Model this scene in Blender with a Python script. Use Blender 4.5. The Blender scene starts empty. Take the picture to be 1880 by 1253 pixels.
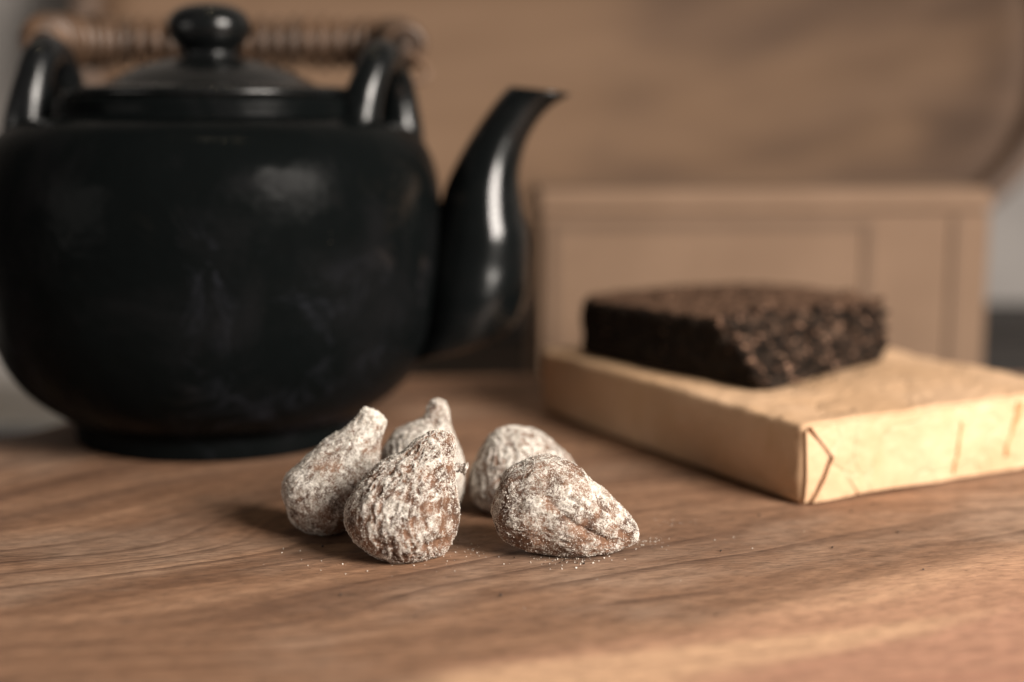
import bpy, bmesh, math, random
from mathutils import Vector, Matrix, noise, Euler
R = math.radians
random.seed(7)
scn = bpy.context.scene
C = scn.collection

# ------------------------------------------------------------------ camera
cam_d = bpy.data.cameras.new('camera'); cam = bpy.data.objects.new('camera', cam_d); C.objects.link(cam)
cam.location = (0, -.38, .12)
cam.rotation_euler = (R(90 - 9.26), 0, 0)
cam_d.lens = 50; cam_d.sensor_width = 36
cam_d.clip_start = .01; cam_d.clip_end = 20
cam_d.dof.use_dof = True; cam_d.dof.focus_distance = .383; cam_d.dof.aperture_fstop = 3.9
cam_d.dof.aperture_blades = 0
scn.camera = cam

# ------------------------------------------------------------------ light
w = bpy.data.worlds.new('World'); scn.world = w; w.use_nodes = True
bg = w.node_tree.nodes['Background']
bg.inputs[0].default_value = (1.0, .97, .94, 1); bg.inputs[1].default_value = .052

def area(name, loc, target, sx, sy, power, col):
    l = bpy.data.lights.new(name, 'AREA'); l.shape = 'RECTANGLE'; l.size = sx; l.size_y = sy
    l.energy = power; l.color = col
    o = bpy.data.objects.new(name, l); C.objects.link(o); o.location = loc
    o.rotation_euler = (Vector(target) - Vector(loc)).to_track_quat('-Z', 'Y').to_euler()
    return o
for dx in (-1, 1):      # the two panes of one window to the right of the camera
    area('window_light', (.90 + dx * .092, -.70 + dx * .106, .60), (dx * .092, .08 + dx * .106, .03), .235, .54, 22, (1, .92, .835))
area('left_fill_light', (-1.75, -1.05, .34), (.05, .08, .03), 1.0, .7, 6, (1, .93, .86))  # added weak fill lamp from low left, lifts the package's shaded face
def bulb(name, loc, power):
    l = bpy.data.lights.new(name, 'POINT'); l.energy = power; l.color = (1, .80, .5); l.shadow_soft_size = .012
    o = bpy.data.objects.new(name, l); C.objects.link(o); o.location = loc
bulb('ceiling_bulb', (-.16, .05, 1.9), 4.5)
bulb('ceiling_bulb', (.10, .02, 1.9), 3.5)

vs = scn.view_settings
vs.view_transform = 'Standard'; vs.look = 'None'; vs.exposure = 0; vs.gamma = 1; vs.use_curve_mapping = False
scn.render.engine = 'CYCLES'
scn.cycles.use_denoising = True
scn.cycles.use_adaptive_sampling = False
scn.cycles.max_bounces = 6
scn.cycles.sample_clamp_indirect = 4

# ------------------------------------------------------------------ helpers
class NT:
    """small node-tree helper"""
    def __init__(s, name):
        s.m = bpy.data.materials.new(name); s.m.use_nodes = True
        s.t = s.m.node_tree; s.p = s.t.nodes['Principled BSDF']
    def n(s, typ, **kw):
        x = s.t.nodes.new(typ)
        for k, v in kw.items(): setattr(x, k, v)
        return x
    def l(s, a, b): s.t.links.new(a, b)
    def put(s, sock, v):
        if hasattr(v, 'is_output'): s.l(v, sock)
        else:
            sock.default_value = tuple(v) + (1,) if isinstance(v, (tuple, list)) and len(v) == 3 and sock.type == 'RGBA' else v
    def coord(s, which='Object', rot=(0, 0, 0), scale=(1, 1, 1), loc=(0, 0, 0)):
        c = s.n('ShaderNodeTexCoord'); m = s.n('ShaderNodeMapping')
        s.l(c.outputs[which], m.inputs[0])
        m.inputs['Rotation'].default_value = rot; m.inputs['Scale'].default_value = scale; m.inputs['Location'].default_value = loc
        return m.outputs[0]
    def scale(s, v, sc):
        m = s.n('ShaderNodeVectorMath', operation='MULTIPLY'); s.l(v, m.inputs[0]); m.inputs[1].default_value = sc
        return m.outputs[0]
    def noise(s, v, sc, detail=3, rough=.55, dist=0, color=False):
        x = s.n('ShaderNodeTexNoise'); s.l(v, x.inputs['Vector'])
        x.inputs['Scale'].default_value = sc; x.inputs['Detail'].default_value = detail
        x.inputs['Roughness'].default_value = rough; x.inputs['Distortion'].default_value = dist
        return x.outputs['Color' if color else 'Fac']
    def vor(s, v, sc, feat='F1', rnd=1, out='Distance'):
        x = s.n('ShaderNodeTexVoronoi', feature=feat); s.l(v, x.inputs['Vector'])
        x.inputs['Scale'].default_value = sc; x.inputs['Randomness'].default_value = rnd
        return x.outputs[out]
    def math(s, op, a, b=0.0, c=0.0, clamp=False):
        x = s.n('ShaderNodeMath', operation=op); x.use_clamp = clamp
        s.put(x.inputs[0], a); s.put(x.inputs[1], b); s.put(x.inputs[2], c)
        return x.outputs[0]
    def rng(s, v, a, b, c=0.0, d=1.0, smooth=True):
        x = s.n('ShaderNodeMapRange'); x.interpolation_type = 'SMOOTHSTEP' if smooth else 'LINEAR'
        s.l(v, x.inputs[0])
        for i, q in enumerate((a, b, c, d)): x.inputs[1 + i].default_value = q
        return x.outputs[0]
    def mix(s, f, a, b, blend='MIX'):
        x = s.n('ShaderNodeMix', data_type='RGBA', blend_type=blend)
        s.put(x.inputs[0], f); s.put(x.inputs[6], a); s.put(x.inputs[7], b)
        return x.outputs[2]
    def ramp(s, v, stops):
        x = s.n('ShaderNodeValToRGB'); s.l(v, x.inputs[0]); e = x.color_ramp.elements
        while len(e) < len(stops): e.new(.5)
        for q, (pos, col) in zip(e, stops): q.position = pos; q.color = tuple(col) + (1,)
        return x.outputs[0]
    def sep(s, v):
        x = s.n('ShaderNodeSeparateXYZ'); s.l(v, x.inputs[0]); return x.outputs
    def attr(s, name):
        x = s.n('ShaderNodeAttribute', attribute_name=name); return x.outputs['Fac']
    def bump(s, h, dist, strength=1.0):
        x = s.n('ShaderNodeBump'); s.l(h, x.inputs['Height']); x.inputs['Distance'].default_value = dist
        x.inputs['Strength'].default_value = strength
        s.l(x.outputs[0], s.p.inputs['Normal'])
    def out(s, **kw):
        names = dict(col='Base Color', rough='Roughness', spec='Specular IOR Level', coat='Coat Weight', coatr='Coat Roughness',
                     sheen='Sheen Weight', ior='IOR', metal='Metallic')
        for k, v in kw.items(): s.put(s.p.inputs[names[k]], v)
        return s.m

def link(name, me, mat=None, parent=None, smooth=True):
    o = bpy.data.objects.new(name, me); C.objects.link(o)
    if mat is not None and not me.materials: me.materials.append(mat)
    if parent is not None: o.parent = parent
    if smooth: me.polygons.foreach_set('use_smooth', [True] * len(me.polygons))
    return o
def mesh(name, V, Fc):
    me = bpy.data.meshes.new(name); me.from_pydata(V, [], Fc); me.update(); return me
def tag(o, label, cat, group=None):
    o['label'] = label; o['category'] = cat
    if group: o['group'] = group
    return o
def empty(name, loc, rz=0):
    o = bpy.data.objects.new(name, None); C.objects.link(o); o.location = loc; o.rotation_euler = (0, 0, rz)
    o.empty_display_size = .01
    return o
def structure(o): o['kind'] = 'structure'; return o
def stuff(o): o['kind'] = 'stuff'; return o

def loft(rings, closed_ends=True, wrap=True):
    """rings: lists of equally many points -> verts, faces"""
    V = []; Fc = []; n = len(rings[0])
    for r in rings: V += [tuple(p) for p in r]
    for i in range(len(rings) - 1):
        for j in range(n if wrap else n - 1):
            k = (j + 1) % n
            Fc.append((i * n + j, i * n + k, (i + 1) * n + k, (i + 1) * n + j))
    if closed_ends:
        for i, flip in ((0, True), (len(rings) - 1, False)):
            c = sum((Vector(p) for p in rings[i]), Vector()) / n; ci = len(V); V.append(tuple(c))
            for j in range(n):
                k = (j + 1) % n
                Fc.append((i * n + k, i * n + j, ci) if flip else (i * n + j, i * n + k, ci))
    return V, Fc
def catmull(P, t):
    """P: list of tuples, t in 0..len-1"""
    i = min(int(t), len(P) - 2); f = t - i
    a = P[max(i - 1, 0)]; b = P[i]; c = P[i + 1]; d = P[min(i + 2, len(P) - 1)]
    return tuple(.5 * ((2 * b[k]) + (-a[k] + c[k]) * f + (2 * a[k] - 5 * b[k] + 4 * c[k] - d[k]) * f * f
                 + (-a[k] + 3 * b[k] - 3 * c[k] + d[k]) * f ** 3) for k in range(len(b)))
def resample(P, n): return [catmull(P, (len(P) - 1) * i / (n - 1)) for i in range(n)]
def lathe(profile, n=96, sub=1):
    if sub > 1: profile = resample(profile, (len(profile) - 1) * sub + 1)
    rings = [[(r * math.cos(2 * math.pi * j / n), r * math.sin(2 * math.pi * j / n), z) for j in range(n)] for r, z in profile]
    return loft(rings)
def tube(path, radii, n=20, cap=True):
    path = [Vector(p) for p in path]; rings = []
    up = Vector((0, 0, 1))
    T0 = (path[1] - path[0]).normalized()
    nrm = T0.orthogonal().normalized()
    for i, p in enumerate(path):
        T = (path[min(i + 1, len(path) - 1)] - path[max(i - 1, 0)]).normalized()
        nrm = (nrm - T * nrm.dot(T)).normalized(); b = T.cross(nrm)
        r = radii[i] if hasattr(radii, '__len__') else radii
        rings.append([p + r * (math.cos(2 * math.pi * j / n) * nrm + math.sin(2 * math.pi * j / n) * b) for j in range(n)])
    return loft(rings, cap)
def sm(a, b, x):
    t = max(0, min(1, (x - a) / (b - a))); return t * t * (3 - 2 * t)

# ------------------------------------------------------------------ materials
def mat_board():
    k = NT('walnut_board')
    v = k.coord(rot=(0, 0, R(-20)))
    def warped(amp, f, seed):
        w1 = k.noise(k.coord(rot=(0, 0, R(-20)), scale=(f * .45, f, f), loc=(seed, seed, 0)), 1, 2, .45, 0, True)
        a = k.n('ShaderNodeVectorMath', operation='MULTIPLY_ADD'); k.l(w1, a.inputs[0]); a.inputs[1].default_value = amp; k.l(v, a.inputs[2])
        return a.outputs[0]
    wv = warped((.02, .15, 0), 6.5, 3.3)
    streak = k.noise(k.scale(wv, (7, 85, 5)), 1, 5, .65)
    broad = k.noise(k.scale(wv, (3, 26, 2)), 1, 3, .5)
    tone = k.noise(k.scale(v, (9, 16, 5)), 1, 4, .6)
    fine = k.noise(k.scale(v, (90, 1500, 60)), 1, 3, .6)
    hatch = k.noise(k.coord(rot=(0, 0, R(38)), scale=(160, 1500, 100)), 1, 3, .6)
    mott = k.noise(k.scale(v, (130, 260, 100)), 1, 4, .65)
    def lines(sc, lo, dist, wvv):
        x = k.n('ShaderNodeTexWave', wave_type='BANDS', bands_direction='Y', wave_profile='SAW')
        k.l(wvv, x.inputs['Vector']); x.inputs['Scale'].default_value = sc
        x.inputs['Distortion'].default_value = dist; x.inputs['Detail'].default_value = 3; x.inputs['Detail Scale'].default_value = .6
        return k.rng(x.outputs['Fac'], lo, 1.0)
    l1 = k.math('MULTIPLY', lines(26, .70, .9, wv), k.rng(k.noise(k.scale(v, (8, 20, 5)), 1, 2), .38, .62))
    l2 = k.math('MULTIPLY', lines(61, .62, 1.2, wv), k.rng(k.noise(k.scale(v, (11, 26, 5)), 1, 2), .48, .66))
    c = k.ramp(streak, [(.25, (.115, .058, .034)), (.45, (.225, .122, .072)), (.60, (.305, .172, .103)), (.80, (.42, .252, .157))])
    c = k.mix(k.math('MULTIPLY', k.rng(broad, .42, .68), .70), c, (.150, .085, .055))
    c = k.mix(k.math('MULTIPLY', k.rng(tone, .47, .70), .60), c, (.37, .255, .182))
    c = k.mix(k.math('MULTIPLY', l1, .66), c, (.072, .037, .025))
    c = k.mix(k.math('MULTIPLY', l2, .40), c, (.125, .064, .040))
    # sapwood along the near right edge
    s = k.sep(k.coord(rot=(0, 0, R(-31))))
    sap = k.math('ADD', s[1], k.math('MULTIPLY', k.math('SUBTRACT', k.noise(k.scale(v, (8, 14, 5)), 1, 3), .5), .035))
    sapm = k.rng(sap, -.066, -.081)
    sapc = k.mix(k.rng(broad, .38, .62), (.40, .222, .140), (.56, .345, .212))
    sapc = k.mix(k.math('MULTIPLY', k.rng(sap, -.098, -.108), .7), sapc, (.34, .165, .115))
    sapc = k.mix(k.math('MULTIPLY', l1, .35), sapc, (.26, .125, .085))
    c = k.mix(k.math('MULTIPLY', sapm, .93), c, sapc)
    c = k.mix(1, c, k.ramp(fine, [(.28, (.76, .75, .74)), (.50, (1, 1, 1)), (.70, (1.10, 1.10, 1.10))]), 'MULTIPLY')
    c = k.mix(1, c, k.ramp(hatch, [(.28, (.68, .66, .64)), (.50, (1, 1, 1)), (.70, (1.20, 1.20, 1.20))]), 'MULTIPLY')
    c = k.mix(1, c, k.ramp(mott, [(.30, (.72, .71, .70)), (.50, (1, 1, 1)), (.70, (1.16, 1.16, 1.16))]), 'MULTIPLY')
    pores = k.math('MULTIPLY', k.rng(k.noise(k.scale(v, (260, 1500, 170)), 1, 2, .5), .62, .72), .5)
    c = k.mix(pores, c, (.07, .038, .025))
    # old knife scratches
    for rot, sd in ((64, 0), (-52, 5)):
        sc = k.rng(k.noise(k.coord(rot=(0, 0, R(rot)), scale=(18, 2200, 40), loc=(sd, sd, 0)), 1, 1, .4), .735, .76)
        sc = k.math('MULTIPLY', sc, k.rng(k.noise(v, 17 + sd, 2), .50, .62))
        c = k.mix(k.math('MULTIPLY', sc, .38), c, (.52, .40, .31))
    h = k.math('ADD', k.math('MULTIPLY', fine, .5), k.math('MULTIPLY', hatch, .6))
    h = k.math('ADD', h, k.math('MULTIPLY', pores, -1.0)); h = k.math('ADD', h, k.math('MULTIPLY', mott, .8))
    k.bump(h, .00050, .8)
    return k.out(col=c, rough=k.rng(mott, .3, .7, .66, .50), spec=.3)
def mat_wood(name, a, b, rot, sc=(3, 40, 3), rough=.6, stain=None):
    k = NT(name); v = k.coord(rot=rot)
    n = k.noise(k.scale(v, sc), 1, 4, .55, .4)
    c = k.mix(k.rng(n, .3, .7), a, b)
    if stain:
        c = k.mix(k.math('MULTIPLY', k.rng(k.noise(v, 6, 2, .45), .47, .66), .75), c, stain)
    k.bump(n, .0008, .4)
    return k.out(col=c, rough=rough)
def mat_tray():
    k = NT('oval_tray_wood'); v = k.coord(rot=(0, R(6), 0))
    n = k.noise(k.scale(v, (3, 20, 26)), 1, 4, .6, .5)
    c = k.mix(k.rng(n, .3, .7), (.158, .096, .058), (.200, .125, .078))
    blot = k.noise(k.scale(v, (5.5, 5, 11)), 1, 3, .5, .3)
    right_shade = k.math('ADD', k.math('MULTIPLY', k.sep(v)[0], 1.15), k.math('MULTIPLY', k.math('SUBTRACT', blot, .5), 1.3))  # shade towards the right side, broken up by blotches, mixed into the wood colour
    c = k.mix(k.math('MULTIPLY', k.rng(right_shade, -.10, .34), .85), c, k.mix(k.rng(n, .35, .65), (.066, .042, .030), (.095, .060, .042)))
    k.bump(n, .0008, .4)
    return k.out(col=c, rough=.75, spec=.2)
def mat_plain(name, a, b, sc, rough, det=3, bd=.0005, **kw):
    k = NT(name); v = k.coord(); n = k.noise(v, sc, det)
    k.bump(k.noise(v, sc * 6, 3), bd, .5)
    return k.out(col=k.mix(k.rng(n, .3, .7), a, b), rough=rough, **kw)
def mat_glaze(name, r0, r1, wob=.0006, sp=.5, refl_amt=0.0):
    k = NT(name); v = k.coord()
    n = k.noise(v, 26, 5, .6, .6)
    smear = k.noise(k.scale(v, (1, 1, .55)), 75, 4, .65)
    r = k.math('ADD', k.rng(n, .35, .65, r0, r1), k.math('MULTIPLY', k.rng(smear, .45, .75), .12))
    c = k.mix(k.rng(n, .45, .7), (.0032, .0040, .0041), (.0060, .0063, .0067))
    # mottled warm and bluish reflections painted into the glaze colour
    refl_mask = k.math('MULTIPLY', k.rng(k.noise(v, 32, 6, .72, 1.2), .50, .78), k.rng(k.noise(v, 11, 2), .42, .66))
    c = k.mix(k.math('MULTIPLY', refl_mask, refl_amt), c, k.mix(k.rng(k.noise(v, 14, 2), .42, .58), (.085, .062, .046), (.066, .068, .088)))
    specks = k.rng(k.vor(v, 190), .07, .03)
    specks = k.math('MULTIPLY', specks, k.rng(k.noise(v, 30, 2), .55, .65))
    c = k.mix(k.math('MULTIPLY', specks, .35), c, (.10, .085, .065))
    k.bump(k.math('ADD', k.math('ADD', k.noise(v, 38, 3), k.math('MULTIPLY', smear, .12)), k.math('MULTIPLY', specks, .08)), wob, 1)
    return k.out(col=c, rough=r, spec=sp)
def mat_fig():
    k = NT('sugared_fig_skin'); v = k.coord()
    p = k.attr('powder')
    fine = k.noise(v, 1900, 5, .8)
    mid = k.noise(v, 560, 4, .7)
    m = k.math('ADD', p, k.math('MULTIPLY', k.math('SUBTRACT', fine, .5), 2.6))
    m = k.math('ADD', m, k.math('MULTIPLY', k.math('SUBTRACT', mid, .5), 1.0))
    mask = k.rng(m, .20, .82)
    skin = k.mix(k.rng(k.noise(v, 160, 3), .35, .65), (.090, .046, .029), (.262, .140, .084))
    pow_ = k.mix(k.rng(k.noise(v, 900, 3), .35, .65), (.46, .41, .35), (.90, .85, .78))
    c = k.mix(mask, skin, pow_)
    k.bump(k.math('ADD', k.math('MULTIPLY', m, .6), fine), .00030, .9)
    return k.out(col=c, rough=k.math('ADD', k.math('MULTIPLY', mask, .45), .5), spec=.3)
def mat_paper():
    k = NT('wrapping_paper'); v = k.coord()
    n = k.noise(v, 30, 4, .6); fib = k.noise(k.scale(v, (300, 900, 600)), 1, 3)
    c = k.mix(k.rng(n, .35, .7), (.57, .362, .210), (.66, .437, .272))
    c = k.mix(k.math('MULTIPLY', k.rng(fib, .45, .75), .25), c, (.46, .30, .165))
    blot = k.rng(k.noise(k.scale(v, (1, 1, .4)), 55, 5, .7), .58, .74)
    c = k.mix(k.math('MULTIPLY', blot, .35), c, (.48, .29, .135))
    cr = k.vor(k.noise(v, 14, 3, .6, 0, True), 5.5, 'DISTANCE_TO_EDGE')
    k.bump(k.math('ADD', k.math('MULTIPLY', k.rng(cr, 0, .06), .5), k.math('ADD', k.math('MULTIPLY', n, 1.2), k.math('MULTIPLY', fib, .06))), .0012, .5)
    return k.out(col=c, rough=.55, spec=.3)
def mat_tea():
    k = NT('pressed_tea'); v = k.coord()
    cell = k.vor(k.scale(v, (1, 1, 1.5)), 330, out='Color'); cb = k.sep(cell)[0]
    n = k.noise(v, 240, 4, .7)
    c = k.ramp(cb, [(.0, (.008, .006, .005)), (.45, (.020, .013, .009)), (.74, (.05, .030, .020)), (.92, (.15, .090, .06)), (1, (.27, .165, .11))])
    c = k.mix(k.rng(n, .3, .75), k.mix(.5, (.006, .005, .004), c), c)
    vary = k.rng(k.noise(v, 85, 2), .40, .62)
    c = k.mix(k.math('MULTIPLY', k.attr('broken'), k.math('ADD', k.math('MULTIPLY', vary, .75), .25)), k.mix(k.rng(n, .3, .7), (.007, .0055, .0045), (.022, .015, .010)), c)
    c = k.mix(k.math('MULTIPLY', k.attr('pressed'), .75), c, k.mix(k.rng(n, .35, .65), (.075, .040, .025), (.19, .108, .068)))
    k.bump(k.math('ADD', n, k.vor(v, 330)), .0012, .9)
    return k.out(col=c, rough=.85, spec=.1)
def mat_rattan():
    k = NT('rattan_cane'); v = k.coord(); n = k.noise(v, 120, 4, .6)
    oi = k.n('ShaderNodeObjectInfo').outputs['Random']
    c = k.mix(k.rng(n, .35, .65), (.055, .030, .017), (.145, .080, .044))
    return k.out(col=k.mix(k.math('MULTIPLY', oi, .60), c, (.040, .026, .018)), rough=.45)
def mat_kraft(name='kraft_board', a=(.155, .094, .055), b=(.188, .117, .071)):
    k = NT(name); v = k.coord(); n = k.noise(v, 18, 4)
    f = k.noise(k.scale(v, (60, 60, 500)), 1, 3)
    c = k.mix(k.rng(n, .3, .7), a, b); c = k.mix(k.math('MULTIPLY', f, .2), c, (.2, .11, .065))
    k.bump(f, .0003, .3)
    return k.out(col=c, rough=.75)

M = dict(board=mat_board(),
         table=mat_wood('dark_table_wood', (.014, .012, .011), (.028, .022, .019), (0, 0, 0), rough=.95),
         wall=mat_plain('pale_plaster', (.21, .195, .185), (.27, .25, .235), 9, .9),
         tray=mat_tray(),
         trayrim=mat_wood('tray_rim_wood', (.085, .052, .036), (.12, .075, .05), (0, 0, 0), (2, 30, 10), .6),
         glaze=mat_glaze('black_glaze_body', .16, .32, .0012, .02, .34), glaze2=mat_glaze('black_glaze_gloss', .18, .26, .0004, .36, .12),
         fig=mat_fig(), paper=mat_paper(), tea=mat_tea(), rattan=mat_rattan(), kraft=mat_kraft(),
         border=mat_kraft('kraft_printed_border', (.108, .066, .039), (.130, .080, .049)),
         cloth=mat_plain('pale_linen', (.58, .56, .55), (.66, .645, .63), 60, .9),
         core=mat_plain('dark_cane_core', (.022, .014, .010), (.06, .036, .024), 150, .6),
         wire=mat_plain('cane_end', (.10, .06, .038), (.17, .105, .065), 200, .5),
         grain=mat_plain('powder_grain', (.72, .66, .57), (.90, .86, .80), 900, .9),
         flake=mat_plain('tea_flake', (.016, .010, .007), (.07, .04, .024), 400, .65))

# ------------------------------------------------------------------ setting
V, Fc = [(-2, -.6, -.03), (2, -.6, -.03), (2, .705, -.03), (-2, .705, -.03), (-2, -.6, -.06), (2, -.6, -.06), (2, .705, -.06), (-2, .705, -.06)], \
    [(0, 1, 2, 3), (7, 6, 5, 4), (0, 4, 5, 1), (1, 5, 6, 2), (2, 6, 7, 3), (3, 7, 4, 0)]
structure(link('table', mesh('table', V, Fc), M['table'], smooth=False))
V, Fc = [(-2.5, .705, -.8), (2.5, .705, -.8), (2.5, .705, 1.6), (-2.5, .705, 1.6), (-2.5, .80, -.8), (2.5, .80, -.8), (2.5, .80, 1.6), (-2.5, .80, 1.6)], \
    [(0, 1, 2, 3), (7, 6, 5, 4), (0, 4, 5, 1), (1, 5, 6, 2), (2, 6, 7, 3), (3, 7, 4, 0)]
structure(link('wall', mesh('wall', V, Fc), M['wall'], smooth=False))

def make_board():
    out = [(-.36, .118), (-.24, .132), (-.205, .136), (-.188, .143), (-.178, .160), (-.170, .185), (-.150, .212), (-.115, .236), (-.07, .254),
           (-.02, .263), (.05, .266), (.16, .268), (.30, .262), (.42, .24), (.47, .15), (.48, 0), (.46, -.16), (.36, -.21), (.1, -.225), (-.2, -.22), (-.38, -.19), (-.43, -.05), (-.42, .07)]
    P = [p for p in out]; n = len(P)
    sp = []
    for i in range(n):
        q = [P[(i + a) % n] for a in (-1, 0, 1, 2)]
        for s in range(6): sp.append(catmull(q, 1 + s / 6))
    rings = []
    c = Vector((.02, .03))
    def inset(d, z):
        r = []
        for i, p in enumerate(sp):
            a = Vector(sp[i - 1]); b = Vector(sp[(i + 1) % len(sp)]); t = (b - a).normalized(); nn = Vector((-t.y, t.x))
            if nn.dot(c - Vector(p)) < 0: nn = -nn
            q = Vector(p) + nn * d; r.append((q.x, q.y, z))
        return r
    for d, z in ((.004, -.0295), (0, -.025), (0, -.006), (.0012, -.0022), (.003, -.0006), (.006, 0)): rings.append(inset(d, z))
    V, Fc = loft(rings, True)
    return V, Fc
o = link('cutting_board', mesh('cutting_board', *make_board()), M['board'], smooth=False)
tag(o, 'brown walnut serving board with wavy grain that everything in front stands on', 'serving board')

# oval tray leaning on the wall
def make_tray():
    root = empty('oval_tray', (.042, .612, -.0175))
    tag(root, 'large shallow oval wooden tray standing on edge behind the teapot', 'tray')
    a, b = .345, .182; n = 96
    def ell(f, y): return [(a * f * math.copysign(abs(math.cos(t)) ** .86, math.cos(t)), y, b + b * f * math.copysign(abs(math.sin(t)) ** .86, math.sin(t)))
                           for t in [2 * math.pi * j / n for j in range(n)]]
    prof = [(f, .075 * (1 - f ** 2.2) ) for f in (.02, .15, .3, .45, .6, .7, .8, .88, .95)]
    rings = [ell(f, y) for f, y in prof] + [ell(f, y + .008) for f, y in reversed(prof)]
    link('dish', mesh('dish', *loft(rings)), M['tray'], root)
    rings = [ell(f, y) for f, y in ((.945, .016), (.945, -.003), (.955, -.008), (.985, -.009), (1.0, -.004), (1.0, .012), (.98, .019), (.945, .016))]
    link('rim', mesh('rim', *loft(rings, False)), M['trayrim'], root)
    root.rotation_euler = (R(-2), 0, 0)
make_tray()

# pale cloth on the table at the left
def make_cloth():
    nx, ny = 60, 50; V = []; Fc = []
    for top in (1, 0):
        for j in range(ny + 1):
            for i in range(nx + 1):
                x = -.62 + .42 * i / nx; y = .26 + .34 * j / ny
                x += .012 * noise.noise((x * 6, y * 9, 3)); y += .012 * noise.noise((x * 9, y * 5, 8))
                h = .006 + .010 * max(0, noise.noise((x * 14 + y * 6, y * 16, 1))) + .004 * abs(noise.noise((x * 40, y * 30, 5)))
                V.append((x, y, -.0295 + (h if top else 0)))
    m = (nx + 1) * (ny + 1)
    for j in range(ny):
        for i in range(nx):
            a = j * (nx + 1) + i
            Fc.append((a, a + 1, a + nx + 2, a + nx + 1)); Fc.append((m + a + nx + 1, m + a + nx + 2, m + a + 1, m + a))
    per = [i for i in range(nx)] + [j * (nx + 1) + nx for j in range(ny)] + [ny * (nx + 1) + nx - i for i in range(nx)] + [(ny - j) * (nx + 1) for j in range(ny)]
    for i, a in enumerate(per):
        b = per[(i + 1) % len(per)]; Fc.append((b, a, m + a, m + b))
    return mesh('linen_cloth', V, Fc)
tag(link('linen_cloth', make_cloth(), M['cloth']), 'pale grey linen cloth lying on the table left behind the teapot', 'cloth')

# kraft box
def box(bm, x0, x1, y0, y1, z0, z1, bev=0):
    r = bmesh.ops.create_cube(bm, size=1)
    bmesh.ops.scale(bm, vec=(x1 - x0, y1 - y0, z1 - z0), verts=r['verts'])
    bmesh.ops.translate(bm, vec=((x0 + x1) / 2, (y0 + y1) / 2, (z0 + z1) / 2), verts=r['verts'])
    if bev:
        es = list({e for v in r['verts'] for e in v.link_edges})
        bmesh.ops.bevel(bm, geom=es, offset=bev, segments=2, affect='EDGES')
def boxobj(name, mat, parent, *a, bev=0):
    bm = bmesh.new(); box(bm, *a, bev=bev); me = bpy.data.meshes.new(name); bm.to_mesh(me); bm.free()
    return link(name, me, mat, parent, smooth=False)
tag(boxobj('dark_gap_bar', M['table'], None, -.16, .42, .55, .64, -.0298, -.0180, bev=.002), 'added dark bar under the oval tray, darkening the gap below the spout', 'filler')  # bar added to darken the gap between board edge and spout
kb = empty('kraft_box', (.126, .325, -.030), R(3))
tag(kb, 'brown kraft cardboard box with darker printed border standing behind the tea package', 'box')
boxobj('carton', M['kraft'], kb, -.114, .114, 0, .07, 0, .101, bev=.003)
boxobj('lid', M['kraft'], kb, -.1150, .1150, -.0010, .0710, .098, .111, bev=.003)
pb = boxobj('front_panel', M['kraft'], kb, -.112, .058, -.0022, .002, .004, .0975, bev=.0008)
for nm, a in (('border_line', (-.107, .053, -.0032, -.002, .0915, .0955)), ('border_line', (.049, .053, -.0032, -.002, .008, .0913)), ('border_line', (-.107, -.103, -.0032, -.002, .008, .0913))):
    boxobj(nm, M['border'], pb, *a)
boxobj('edge_strip', M['border'], kb, .094, .097, -.0012, .002, .003, .0975)

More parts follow.
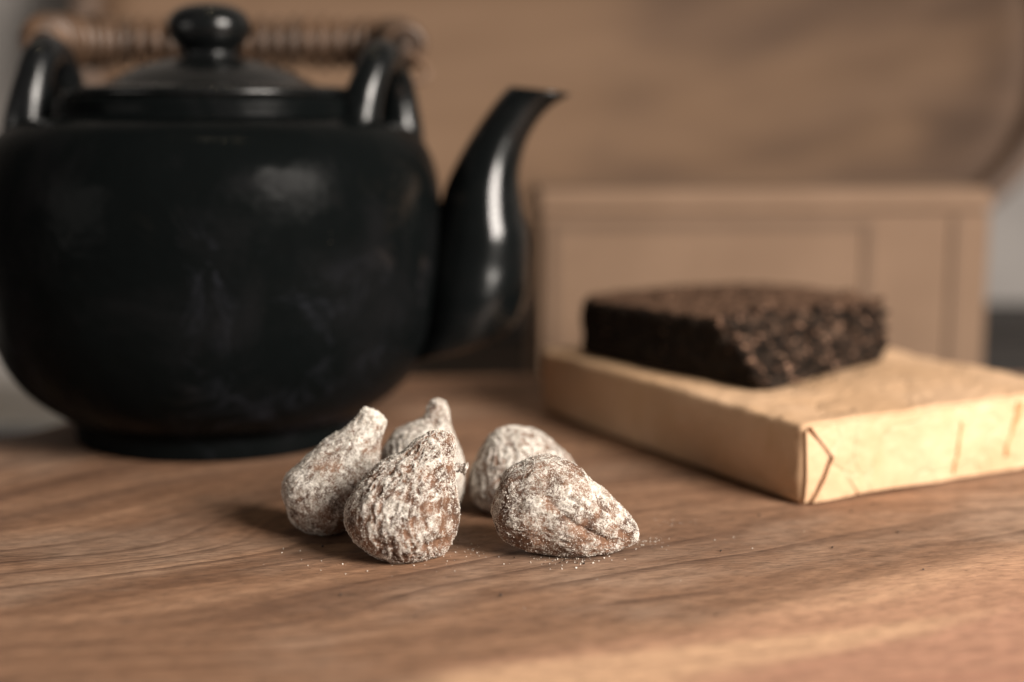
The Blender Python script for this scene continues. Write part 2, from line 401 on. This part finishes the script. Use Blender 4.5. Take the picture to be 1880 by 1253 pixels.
# ------------------------------------------------------------------ teapot
def make_teapot():
    T = empty('teapot', (-.1099, .148, 0))
    tag(T, 'black glazed ceramic teapot with curved spout and folded rattan handle', 'teapot')
    prof = [(.0490, .0015), (.0520, 0), (.0535, .001), (.0538, .005), (.0545, .0080), (.0615, .0125), (.0705, .0200), (.0772, .0300), (.0812, .0420), (.0830, .0560),
            (.0836, .0700), (.0834, .0850), (.0820, .0970), (.0783, .1065), (.0725, .1128), (.0655, .1160), (.0595, .1170), (.0556, .1174), (.0547, .1186), (.0543, .1225), (.0530, .1240), (.0510, .1240)]
    link('body', mesh('body', *lathe(prof, 128, 4)), M['glaze'], T)
    lid = link('lid', mesh('lid', *lathe([(.0505, .1235), (.0520, .1246), (.0522, .1262), (.0508, .1275), (.0470, .1280), (.0425, .1282), (.0385, .1286), (.0360, .1300), (.0310, .1328), (.0250, .1353), (.0190, .1371), (.0140, .1381), (.0105, .1388)], 96, 4)), M['glaze2'], T)
    link('knob', mesh('knob', *lathe([(.0104, .1382), (.0101, .1392), (.0098, .1403), (.0106, .1417), (.0126, .1435), (.0143, .1458), (.0150, .1485), (.0148, .1510), (.0135, .1537), (.0110, .1558), (.0075, .1571), (.0035, .1577), (.0005, .1578)], 64, 3)), M['glaze2'], lid)
    # spout from left/right edge pairs, world x relative to the pot axis
    S = [(-.039, .0290, -.0300, .0300), (-.0375, .0335, -.0140, .0322), (-.0358, .0394, .0000, .0390), (-.0346, .0518, .0055, .0516), (-.0325, .0641, .0065, .0645), (-.0293, .0752, .0063, .0742),
         (-.027, .0833, .0044, .0819), (-.0252, .0903, .003, .0899), (-.0223, .0973, .0026, .0959), (-.018, .1053, .0034, .1015), (-.0128, .1134, .0056, .1087), (-.0076, .1207, .01, .1162), (-.004, .1251, .0150, .1213), (-.0016, .1275, .0212, .1250)]
    dep = [.018, .0225, .0245, .0240, .0216, .0200, .0182, .0163, .0145, .0127, .0110, .0100, .0096, .0096]
    rows = resample([s + (q,) for s, q in zip(S, dep)], 70)
    rings = []; n = 48
    def ring(a, b, c, d, q, f=1, dz=0):
        cx, cz, hx, hz = (a + c) / 2 + .1099, (b + d) / 2 + dz, (c - a) / 2 * f, (d - b) / 2 * f
        return [(cx + hx * math.cos(t), q * f * math.sin(t), cz + hz * math.cos(t)) for t in [2 * math.pi * j / n for j in range(n)]]
    for r in rows: rings.append(ring(*r))
    last = rows[-1]
    rings.append(ring(*last, f=.93, dz=.0008)); rings.append(ring(*last, f=.82, dz=-.0005)); rings.append(ring(*rows[-8], f=.72)); rings.append(ring(*rows[-14], f=.6))
    link('spout', mesh('spout', *loft(rings)), M['glaze2'], T)
    # ears
    for ax, ay, tx, ty, zt, bx_, by in ((-.1722, .132, -.1680, .146, .1465, -.1660, .162), (-.0545, .134, -.0470, .148, .1452, -.0425, .164)):
        ax += .1099; bx_ += .1099; tx += .1099; ay -= .148; by -= .148; ty -= .148; zr = zt - .0072
        pts = [(ax - .001, ay, .107), (ax, ay, .117), (ax * .66 + tx * .34, ay * .9 + ty * .1, .127), (ax * .25 + tx * .75, ay * .55 + ty * .45, zr - .0022), (tx, ty, zr + .0008),
               (bx_ * .35 + tx * .65, by * .55 + ty * .45, zr - .0022), (bx_ * .85 + tx * .15, by * .9 + ty * .1, .127), (bx_, by, .117), (bx_ + .0005, by, .107)]
        P = resample(pts, 48); rad = [.0088 - .0024 * sm(0, 16, min(i, 47 - i)) for i in range(48)]
        link('ear', mesh('ear', *tube(P, rad, 24)), M['glaze2'], T)
    # handle folded back
    hp = [(-.1672, .150, .1352), (-.1740, .160, .1420), (-.1800, .178, .1460), (-.1800, .200, .1470), (-.168, .2155, .1470), (-.145, .2185, .1470), (-.11, .2195, .1470), (-.075, .2185, .1468), (-.054, .2135, .1462),
          (-.0440, .200, .1452), (-.0420, .182, .1440), (-.0415, .163, .1400), (-.0455, .150, .1352)]
    hp = [(x + .1099, y - .148, z) for x, y, z in hp]
    P = resample(hp, 120)
    H = link('handle', mesh('handle', *tube(P, [.0024 + .0040 * sm(12, 30, min(i, 119 - i)) for i in range(120)], 16)), M['core'], T)
    # wrap turns
    bm = bmesh.new(); N, K = 16, 8
    vs_ = [[bm.verts.new(((.0086 + .0024 * math.cos(b)) * math.cos(a), (.0086 + .0024 * math.cos(b)) * math.sin(a), .0023 * math.sin(b))) for b in [2 * math.pi * q / K for q in range(K)]] for a in [2 * math.pi * q / N for q in range(N)]]
    for i in range(N):
        for j in range(K): bm.faces.new((vs_[i][j], vs_[(i + 1) % N][j], vs_[(i + 1) % N][(j + 1) % K], vs_[i][(j + 1) % K]))
    wm = bpy.data.meshes.new('rattan_wrap'); bm.to_mesh(wm); bm.free(); wm.materials.append(M['rattan'])
    Lc = [0]
    for i in range(1, 120): Lc.append(Lc[-1] + (Vector(P[i]) - Vector(P[i - 1])).length)
    s = .022; idx = 0
    while s < Lc[-1] - .040:
        while Lc[idx + 1] < s: idx += 1
        f = (s - Lc[idx]) / (Lc[idx + 1] - Lc[idx]); p = Vector(P[idx]).lerp(Vector(P[idx + 1]), f); t = (Vector(P[idx + 1]) - Vector(P[idx])).normalized()
        o = link('rattan_wrap', wm, None, H); o.location = p
        q = t.to_track_quat('Z', 'Y') @ Euler((random.uniform(-.05, .05), .10, 0)).to_quaternion(); o.rotation_euler = q.to_euler()
        k = (1 + random.uniform(-.05, .06)) * (.70 + .30 * sm(.020, .045, min(s, Lc[-1] - s - .012))); o.scale = (k, k, 1)
        s += .0063
    # loose cane end at the right ear
    ep = [(-.0415, .172, .142), (-.0375, .185, .1395), (-.0335, .192, .1350), (-.0345, .190, .1315), (-.0390, .184, .1310)]
    link('cane_end', mesh('cane_end', *tube(resample([(x + .1099, y - .148, z) for x, y, z in ep], 24), .0016, 10)), M['wire'], H)
make_teapot()

# ------------------------------------------------------------------ wrapped tea package
def make_package():
    A = Vector((.0884, .0415, 0)); ang = math.atan2(.0591, .1066)
    pk = empty('tea_package', A, ang)       # local +x along the near end face, local +y along the long side
    tag(pk, 'cream paper wrapped tea block with folded corner lying on the board', 'package')
    W, L, H = .1219, .1575, .0256
    # rounded subdivided block
    def soft(x, y, z, r=.0021):
        q = Vector((x, y, z)); lo = Vector((r, r, r)); hi = Vector((W - r, L - r, H - r))
        c = Vector([min(max(q[i], lo[i]), hi[i]) for i in range(3)])
        d = q - c
        return c + d.normalized() * r if d.length > 1e-9 else q
    def crumple(p):
        w_ = Vector(p)
        k = .0010 * noise.noise(w_ * 40) + .0007 * abs(noise.noise(w_ * 60 + Vector((3, 1, 7)))) - .0003 * abs(noise.noise(w_ * 150 + Vector((1, 8, 2)))) + .0003 * noise.noise(w_ * 300)
        return k
    bm = bmesh.new(); bmesh.ops.create_cube(bm, size=1)
    for v in bm.verts: v.co = Vector(((v.co.x + .5) * W, (v.co.y + .5) * L, (v.co.z + .5) * H))
    def cuts(axis, k):
        es = [e for e in bm.edges if abs((e.verts[0].co - e.verts[1].co).normalized()[axis]) > .99]
        bmesh.ops.subdivide_edges(bm, edges=es, cuts=k, use_grid_fill=True)
    cuts(0, 80); cuts(1, 100); cuts(2, 20)
    for v in bm.verts:
        p = v.co.copy(); q = soft(*p)
        d = p - Vector((W / 2, L / 2, H / 2)); d = Vector((d.x / W, d.y / L, d.z / H)); m = max(abs(d.x), abs(d.y), abs(d.z))
        n = Vector([math.copysign(1, d[i]) if abs(d[i]) > m - 1e-4 else 0 for i in range(3)]).normalized()
        # sides belly out a little, top sags a little between the edges
        if n.z > .5: q.z += -.0009 * math.sin(math.pi * p.x / W) * math.sin(math.pi * p.y / L)
        if abs(n.y) > .5 or abs(n.x) > .5: q += n * .0007 * math.sin(math.pi * p.z / H)
        if n.z > -.5: q += n * crumple(q)
        q.z = max(q.z, .0004)
        v.co = q
    me = bpy.data.meshes.new('paper_wrap'); bm.to_mesh(me); bm.free()
    link('paper_wrap', me, M['paper'], pk)
    # end flaps on the near short face (local y = 0): side flap triangle, long flap over it
    def flap(name, poly, y0, thick, mat):
        bm = bmesh.new()
        f = bm.faces.new([bm.verts.new((x, 0, z)) for x, z in poly])
        bmesh.ops.triangulate(bm, faces=[f])
        for _ in range(4): bmesh.ops.subdivide_edges(bm, edges=[e for e in bm.edges if e.calc_length() > .0022], cuts=1, use_grid_fill=True)
        bmesh.ops.triangulate(bm, faces=[f for f in bm.faces if len(f.verts) > 4])
        for v in bm.verts:
            x, z = v.co.x, v.co.z
            v.co.y = y0 - .0007 * math.sin(math.pi * min(max(z / H, 0), 1)) - crumple(Vector((x, 0, z))) - .0003 * noise.noise((x * 90, z * 90, 4))
        r = bmesh.ops.extrude_face_region(bm, geom=list(bm.faces))
        for v in [g for g in r['geom'] if isinstance(g, bmesh.types.BMVert)]: v.co.y += thick
        bmesh.ops.recalc_face_normals(bm, faces=bm.faces)
        me = bpy.data.meshes.new(name); bm.to_mesh(me); bm.free()
        return link(name, me, mat, pk, smooth=False)
    t = .0165
    flap('side_flap', [(.0006, .0240), (.0102, .0158), (.0016, .0012), (.0006, .0014)], -.0008, .0006, M['paper'])
    flap('end_flap', [(.0016, .0250), (.0112, .0152), (.0215, .0016), (.060, .0010), (W - .002, .0010), (W - .002, .0250), (.060, .0252)], -.0017, .0009, M['paper'])
    flap('lower_flap', [(.0108, .0150), (.0207, .0016), (.0034, .0010)], -.0016, .0009, M['paper'])
    # brittle creased seam, an orange split in the paper
    k = NT('split_paper_edge'); v = k.coord(); SM = k.out(col=k.mix(k.rng(k.noise(v, 300, 3), .35, .65), (.50, .25, .09), (.66, .42, .21)), rough=.6)
    def seam(pts, wd):
        V = []; Fc = []
        P = resample(pts, 14)
        for i, (x, z) in enumerate(P):
            x += .0009 * noise.noise((z * 420, x * 90, 6)) + .0004 * noise.noise((z * 1300, x * 90, 2))
            ww = wd * (.35 + .65 * abs(noise.noise((i * .7, x * 50, 2)) + .4)); y = -.0027 - .0007 * math.sin(math.pi * z / H) - crumple(Vector((x, 0, z))) * 1.0
            V += [(x - ww, y + .0009, z), (x, y - .00012, z + .0002), (x + ww, y + .0009, z), (x, y + .0014, z)]
        for i in range(len(P) - 1):
            for j in range(4):
                q = (j + 1) % 4; Fc.append((i * 4 + j, i * 4 + q, i * 4 + 4 + q, i * 4 + 4 + j))
        link('paper_split', mesh('paper_split', V, Fc), SM, pk)
    seam([(.0905, .0240), (.0895, .0205), (.0880, .0160), (.0865, .0120), (.0850, .0060)], .0009)
    seam([(.0925, .0235), (.0905, .0190), (.0882, .0150)], .0006)
    seam([(.0640, .0200), (.0632, .0150), (.0625, .0080), (.0620, .0030)], .0003)
    return pk
make_package()

# ------------------------------------------------------------------ broken chunk of pressed tea
def make_chunk():
    base = [(.0272, .1650), (.0395, .1485), (.0610, .1215), (.0855, .0925), (.0905, .0925), (.1050, .1110), (.1240, .1310), (.1400, .1480), (.1425, .1600), (.1370, .1800), (.1230, .2050), (.1030, .2170), (.0700, .2090), (.0440, .1920), (.0290, .1780)]
    cx = sum(p[0] for p in base) / len(base); cy = sum(p[1] for p in base) / len(base)
    root_loc = Vector((cx, cy, .0262))
    n = len(base); sp = []
    for i in range(n):
        q = [base[(i + a) % n] for a in (-1, 0, 1, 2)]
        for s in range(18):
            c = catmull(q, 1 + s / 18); l = tuple(base[i][k] + (base[(i + 1) % n][k] - base[i][k]) * s / 18 for k in (0, 1))
            sp.append((c[0] * .4 + l[0] * .6 - cx, c[1] * .4 + l[1] * .6 - cy))
    rows = []
    def top(f): return .0212 + .0038 * (1 - f * f)
    for f in (.0, .2, .4, .6, .75, .88): rows.append((f, -1))
    levels = [(.96, .0), (.99, .0010)] + [(1, .0022 + .0165 * i / 18) for i in range(19)] + [(.985, .0200)]
    rings = []
    for f in (.02, .3, .6, .85): rings.append([(x * f, y * f, .0) for x, y in sp])
    for f, z in levels: rings.append([(x * f, y * f, z) for x, y in sp])
    for i in range(26):
        f = .97 * (1 - i / 25.5); rings.append([(x * f, y * f, top(f)) for x, y in sp])
    V, Fc = loft(rings)
    me = mesh('tea_chunk', V, Fc)
    # the broken face is a slanting plane cut across the front right corner
    P0 = Vector((.0895 - cx, .0930 - cy)); P1 = Vector((.1425 - cx, .1480 - cy)); P2 = Vector((.0760 - cx, .1130 - cy))
    hit = []
    for v in me.vertices:
        a = P0.lerp(P2, min(1, v.co.z / .0215)); t = (P1 - a).normalized(); pn = Vector((t.y, -t.x))
        d = (Vector((v.co.x, v.co.y)) - a).dot(pn); hit.append(sm(-.0035, .0003, d))
        if d > 0: v.co.x -= pn.x * d; v.co.y -= pn.y * d
    me.update()
    nv = [v.normal.copy() for v in me.vertices]
    for v, nn, bk in zip(me.vertices, nv, hit):
        p = v.co; side = 1 - min(1, abs(nn.z) * 1.1)
        right = sm(.125 - cx, .138 - cx, p.x)
        broken = max(bk, right)
        amp = .0005 + .0022 * broken
        d = amp * (noise.noise(p * 190) + .7 * noise.noise(p * 420)) + .0007 * side * noise.noise(p * 95)
        d += (.0006 + .0028 * broken) * (.42 - noise.voronoi(p * 215)[0][0] * 1.2)
        d += .0018 * right * noise.noise(p * 130)
        if p.z > .001: v.co = p + nn * d
    me.update()
    at = me.attributes.new('broken', 'FLOAT', 'POINT'); at.data.foreach_set('value', [max(bk, .6 * sm(.128 - cx, .140 - cx, v.co.x)) for v, bk in zip(me.vertices, hit)])
    at = me.attributes.new('pressed', 'FLOAT', 'POINT'); at.data.foreach_set('value', [sm(.72, .93, nn.z) * (1 - bk) for nn, bk in zip(nv, hit)])
    o = link('tea_chunk', me, M['tea'])
    o.location = root_loc
    tag(o, 'dark broken chunk of pressed tea resting on the paper package', 'tea chunk')
    # loose leaf flakes pressed to its faces
    rnd = random.Random(3); FV = []; FF = []
    vs2 = [(v.co.copy(), v.normal.copy()) for v in me.vertices if v.normal.y < .35 and v.co.z > .002 and abs(v.normal.z) < .75]
    tp = [(v.co.copy(), v.normal.copy()) for v in me.vertices if v.normal.z > .8 and v.co.z > .012]
    brk = [(v.co.copy(), v.normal.copy()) for v, b_ in zip(me.vertices, hit) if b_ > .6 and v.co.z > .001]
    for src, cnt, big in ((vs2, 90, .8), (tp, 200, 1.0), (brk, 520, 1.5)):
        for _ in range(cnt):
            p, nn = rnd.choice(src)
            a = Vector((rnd.uniform(-1, 1), rnd.uniform(-1, 1), rnd.uniform(-1, 1))); a = (a - nn * a.dot(nn) * .8).normalized(); b = nn.cross(a).normalized()
            l = rnd.uniform(.0006, .0020) * big; ww = rnd.uniform(.0003, .0008) * big; c = p + nn * rnd.uniform(-.0002, .0004)
            i = len(FV)
            for q in (c - a * l, c + b * ww + nn * .0003, c + a * l, c - b * ww + nn * .0001, c + nn * .0005): FV.append(tuple(q))
            FF += [(i, i + 1, i + 4), (i + 1, i + 2, i + 4), (i + 2, i + 3, i + 4), (i + 3, i, i + 4), (i + 3, i + 2, i + 1, i)]
    k = NT('tea_leaf_flake'); v = k.coord()
    fm = k.out(col=k.ramp(k.noise(v, 420, 2), [(.40, (.010, .007, .005)), (.52, (.022, .014, .010)), (.60, (.12, .066, .042)), (.68, (.34, .205, .14))]), rough=.85, spec=.1)
    stuff(link('leaf_flakes', mesh('leaf_flakes', FV, FF), fm, o, smooth=False))
make_chunk()

# ------------------------------------------------------------------ dried figs
OCT = [(1, 0, 0), (-1, 0, 0), (0, 1, 0), (0, -1, 0), (0, 0, 1), (0, 0, -1)]
OCF = [(0, 2, 4), (2, 1, 4), (1, 3, 4), (3, 0, 4), (2, 0, 5), (1, 2, 5), (3, 1, 5), (0, 3, 5)]
def grains(pts, rnd, r0, r1):
    V = []; Fc = []
    for p, nn in pts:
        r = rnd.uniform(r0, r1) * (1 if rnd.random() < .93 else 1.6); i = len(V)
        e = Euler((rnd.uniform(0, 6), rnd.uniform(0, 6), rnd.uniform(0, 6))).to_matrix()
        for o in OCT:
            V.append(tuple(p + nn * r * .25 + e @ (Vector(o) * r * rnd.uniform(.6, 1.25))))
        Fc += [tuple(i + j for j in f) for f in OCF]
    return V, Fc
def make_fig(loc, rows, depth, seed, label, cover=.5, wr=1.0, yoff=None, groove=None, long_axis='z', ngrain=7000, stem=None):
    root = empty('dried_fig', (loc[0], loc[1], 0))
    tag(root, label, 'dried fig', 'sugar dusted dried figs')
    rows = [tuple(q / 1000 for q in r) for r in rows]
    yo = yoff or [0] * len(rows)
    full = [r + (y / 1000,) for r, y in zip(rows, yo)]
    # arc-length style resample
    cum = [0]
    for a, b in zip(full, full[1:]): cum.append(cum[-1] + math.dist(a, b))
    N, Mn = 190, 190; ring = []; sv = Vector((seed * 3.1, seed * 1.7, seed * .9))
    for i in range(N):
        s = cum[-1] * (i + .15) / (N - .7)
        k = max(j for j in range(len(cum) - 1) if cum[j] <= s)
        ring.append((s, catmull(full, k + (s - cum[k]) / (cum[k + 1] - cum[k]))))
    V = []; Q = []
    for s, (cx, cz, hx, hz, y) in ring:
        h = math.hypot(hx, hz); b = h * depth
        for j in range(Mn):
            a = 2 * math.pi * j / Mn
            V.append((cx + hx * math.cos(a), y + b * math.sin(a), cz + hz * math.cos(a)))
            Q.append(Vector((h * math.cos(a), h * math.sin(a), s * .24)))
    n = Mn; Fc = []
    for i in range(N - 1):
        for j in range(n):
            k = (j + 1) % n; Fc.append((i * n + j, i * n + k, (i + 1) * n + k, (i + 1) * n + j))
    Fc.append(tuple(range(n - 1, -1, -1))); Fc.append(tuple((N - 1) * n + j for j in range(n)))
    me = mesh('skin', V, Fc)
    bm = bmesh.new(); bm.from_mesh(me); bmesh.ops.recalc_face_normals(bm, faces=bm.faces); bm.to_mesh(me); bm.free()
    nv = [v.normal.copy() for v in me.vertices]
    pw = []
    for idx, (v, nn) in enumerate(zip(me.vertices, nv)):
        p = v.co.copy(); q = Q[idx]; i = idx // n
        end = sm(0, 12, min(i, N - 1 - i))
        wq = q * 520 + sv; wq = wq + Vector((noise.noise(q * 180 + sv), noise.noise(q * 180 - sv), 0)) * .7
        r1 = 1 - abs(noise.noise(wq)) * 2.2
        r2 = 1 - abs(noise.noise(wq * 2.1 + Vector((5, 2, 1)))) * 2.2
        lump = noise.noise(p * 105 + sv)
        lump2 = noise.noise(p * 240 - sv)
        gr = noise.noise(p * 1300 + sv)
        gr2 = noise.noise(p * 2600 - sv)
        thin = min(1, .25 + math.hypot(q.x, q.y) / .009)
        d = (.00085 * lump + .0004 * lump2) * thin + wr * (.00036 * (r1 - .4) + .00024 * (r2 - .4)) * (.25 + .75 * end) + .00013 * gr + .00010 * gr2
        dip = 0
        if groove:
            for g0, g1, wd, dp in groove:
                a3 = Vector(g0) / 1000; b3 = Vector(g1) / 1000; ab = b3 - a3
                t = max(0, min(1, (p - a3).dot(ab) / ab.dot(ab))); c = a3 + ab * t
                off = p - c; off.y *= .35
                wob = 1 + .5 * noise.noise(p * 300)
                e = math.exp(-(off.length / (wd / 1000 * wob)) ** 2) * math.sin(math.pi * (.12 + .76 * t))
                dip = max(dip, e); d -= e * dp / 1000
                if (p.x - a3.x) * ab.z - (p.z - a3.z) * ab.x < 0 and p.y < 0:      # the flap above the crease lies lower
                    d -= .0007 * math.exp(-((p - c).length / .0065) ** 2) * math.sin(math.pi * (.08 + .84 * t))
        v.co = p + nn * d
        if v.co.z < .0002: v.co.z = .0002 + .12 * (v.co.z - .0002) * 0
        patch = noise.noise(p * 95 + sv * 2) * .20 + noise.noise(p * 260 - sv) * .24 + noise.noise(p * 560 + sv) * .22
        pw.append(cover + .24 * (r1 - .35) * wr + .22 * (r2 - .35) * wr + patch - .30 * dip + .12 * nn.z)
    at = me.attributes.new('powder', 'FLOAT', 'POINT'); at.data.foreach_set('value', pw)
    me.update()
    link('skin', me, M['fig'], root)
    rnd = random.Random(seed)
    cand = [i for i in range(len(pw)) if me.vertices[i].co.z > .0006]
    pts = []
    while len(pts) < ngrain:
        i = rnd.choice(cand)
        if rnd.random() < max(.06, min(1, pw[i] * 1.1)): pts.append((me.vertices[i].co.copy(), me.vertices[i].normal.copy()))
    stuff(link('powder_grains', mesh('powder_grains', *grains(pts, rnd, .00006, .00018)), M['grain'], root, smooth=False))
    if stem:
        P = resample([tuple(q / 1000 for q in s) for s in stem], 16)
        V, Fc = tube(P, [.0012 + .0005 * sm(9, 13, i) - .0006 * sm(13, 15, i) + .0003 * math.sin(i * 2.1) for i in range(16)], 14)
        V = [tuple(Vector(q) + .00028 * Vector((noise.noise(Vector(q) * 900), noise.noise(Vector(q) * 900 + Vector((4, 4, 4))), noise.noise(Vector(q) * 900 + Vector((9, 1, 4)))))) for q in V]
        sme = mesh('stem', V, Fc); a2 = sme.attributes.new('powder', 'FLOAT', 'POINT'); a2.data.foreach_set('value', [.62 + .3 * noise.noise(Vector(q) * 500) for q in V])
        link('stem', sme, M['fig'], root)
    return root

F1 = [(16.3, 34.4, 0.0, 0.0), (16.3, 34.3, 2.2, -1.4), (15.6, 33.4, 3.3, -2.3), (13.4, 29.4, 4.0, -3.1), (10.6, 24.1, 6.0, -4.7), (6.9, 18.7, 8.1, -6.3), (3.1, 13.4, 9.1, -7.1), (-0.1, 9.7, 9.1, -7.1), (-3.0, 6.5, 7.6, -6.0), (-5.0, 4.1, 5.1, -4.1), (-6.4, 2.6, 2.5, -1.9), (-6.9, 2.0, 0.0, 0.0)]
F2 = [(8.9, 34.9, 0, 0), (8.9, 34.6, 1.3, 0), (8.8, 33.8, 3.2, 0), (7.5, 32.2, 4.9, 0), (5.8, 29.2, 6.6, 0), (3.6, 26.6, 8.8, 0), (0.7, 21.8, 11.9, 0), (-0.8, 17.4, 14.3, 0), (-1.3, 13.1, 15.3, 0), (-1.2, 8.7, 14.9, 0), (-0.7, 4.2, 12.6, 0), (-0.2, 1.6, 9.8, 0), (-0.1, 0.3, 7.1, 0), (0.1, 0, 3.6, 0), (0, -.1, 0, 0)]
F3 = [(4.4, 34.7, 0, 0), (4.2, 34.2, 1.6, 0), (4.1, 32.8, 2.7, 0), (4.0, 30.8, 3.3, 0), (3.6, 29.0, 4.0, 0), (2.2, 27.4, 5.9, 0), (0.6, 25.8, 7.9, 0), (-0.4, 23.7, 9.4, 0), (-0.8, 19.9, 11.1, 0), (-0.9, 15.3, 12.2, 0), (-0.3, 9.6, 12.5, 0), (-0.1, 5.2, 11.0, 0), (0, 1.8, 8.2, 0), (0, 0, 4.1, 0), (0, -.1, 0, 0)]
F4 = [(-4.1, 25.8, 0, 0), (-4.0, 25.2, 3.4, 0), (-3.0, 23.7, 7.2, 0), (-2.3, 21.7, 9.8, 0), (-1.2, 17.8, 13.2, 0), (-0.5, 13.9, 15.1, 0), (-0.3, 9.2, 16.6, 0), (0, 5.3, 16.3, 0), (0, 2.0, 14.1, 0), (0, 0.3, 10.2, 0), (0, 0, 5.0, 0), (0, -.1, 0, 0)]
F5 = [(-22.0, 11.5, 0, 0), (-21.2, 11.4, 0, -3.2), (-19.7, 12.0, 0, -7.2), (-17.6, 12.9, 0, -10.0), (-14.5, 13.2, 0, -11.4), (-10.8, 13.6, 0, -12.9), (-7.5, 13.8, 0, -13.7), (-4.5, 13.3, 0, -13.8), (-0.8, 12.2, 0, -13.2), (2.9, 10.9, 0, -12.0), (6.8, 9.4, 0, -10.1), (10.6, 7.8, 0, -7.7), (14.0, 6.8, 0, -5.4), (16.4, 6.0, 0, -3.9), (17.9, 5.5, 0, -2.0), (18.3, 5.4, 0, 0)]
make_fig((-.0547, .0141), F1, .92, 1, 'dried fig tilted sideways with blunt neck, leftmost of the five', .46, .6, yoff=[3, 3, 3, 2, 1, 0, 0, 0, 0, 0, 0, 0])
make_fig((-.0285, -.0072), F2, .92, 2, 'plump teardrop dried fig standing upright in front, with strong ridges', .34, 1.25,
         stem=[(9.5, 6, 22.5), (11.5, 5.5, 22.8), (14, 5, 23.4), (15.5, 4.6, 23.2), (16.4, 4.5, 23.0)])
make_fig((-.0263, .0351), F3, .95, 3, 'tall dried fig with narrow raised neck, standing behind the front teardrop fig', .47, 1.0, ngrain=3500)
make_fig((.0041, .0374), F4, .88, 4, 'round domed greyish dried fig half hidden behind the lying fig', .44, 1.0, ngrain=3500, groove=[((3, -14, 22), (2, -14, 10), 1.2, .5)])
make_fig((.0164, -.0044), F5, .85, 5, 'dried fig lying on its side at the right, creased across its front', .31, .8,
         groove=[((-7, -10, 18), (.7, -10.7, 10.6), 1.0, 1.1), ((.2, -10.7, 11), (10.5, -6.5, 4.6), 1.1, 1.5)])

# ------------------------------------------------------------------ crumbs on the board
def crumbs():
    rnd = random.Random(11); pts = []; up = Vector((0, 0, 1))
    for cx, cy, sd, cnt in ((.014, -.0105, .005, 90), (.037, .004, .0025, 30), (.040, .008, .004, 12), (.048, .024, .004, 10), (-.028, -.012, .010, 22), (-.060, -.010, .008, 8), (.045, .002, .018, 10), (.02, -.02, .05, 14), (-.012, -.004, .006, 40)):
        for _ in range(cnt):
            x = rnd.gauss(cx, sd); y = rnd.gauss(cy, sd * .7)
            pts.append((Vector((x, y, .0001)), up))
    V, Fc = grains(pts, rnd, .00006, .00022)
    o = stuff(link('powder_crumbs', mesh('powder_crumbs', V, Fc), M['grain'], smooth=False))
    o['label'] = 'fine pale powder crumbs scattered on the board round the figs'; o['category'] = 'crumbs'
    pts = [(Vector((rnd.gauss(.014, .004), rnd.gauss(-.0125, .002), .0002)), up) for _ in range(10)] + [(Vector((rnd.uniform(-.06, .12), rnd.uniform(-.06, .06), .0002)), up) for _ in range(26)]
    for _ in range(46):
        t = rnd.random(); a = rnd.gauss(0, .0035)
        pts.append((Vector((.088 + .052 * t + .7 * (.003 + abs(a)), .089 + .054 * t - .7 * (.003 + abs(a)), .0272)), up))
    V, Fc = grains(pts, rnd, .00018, .00048)
    o = stuff(link('tea_crumbs', mesh('tea_crumbs', V, Fc), M['flake'], smooth=False))
    o['label'] = 'tiny dark tea crumbs scattered over the board and the paper package'; o['category'] = 'crumbs'
crumbs()
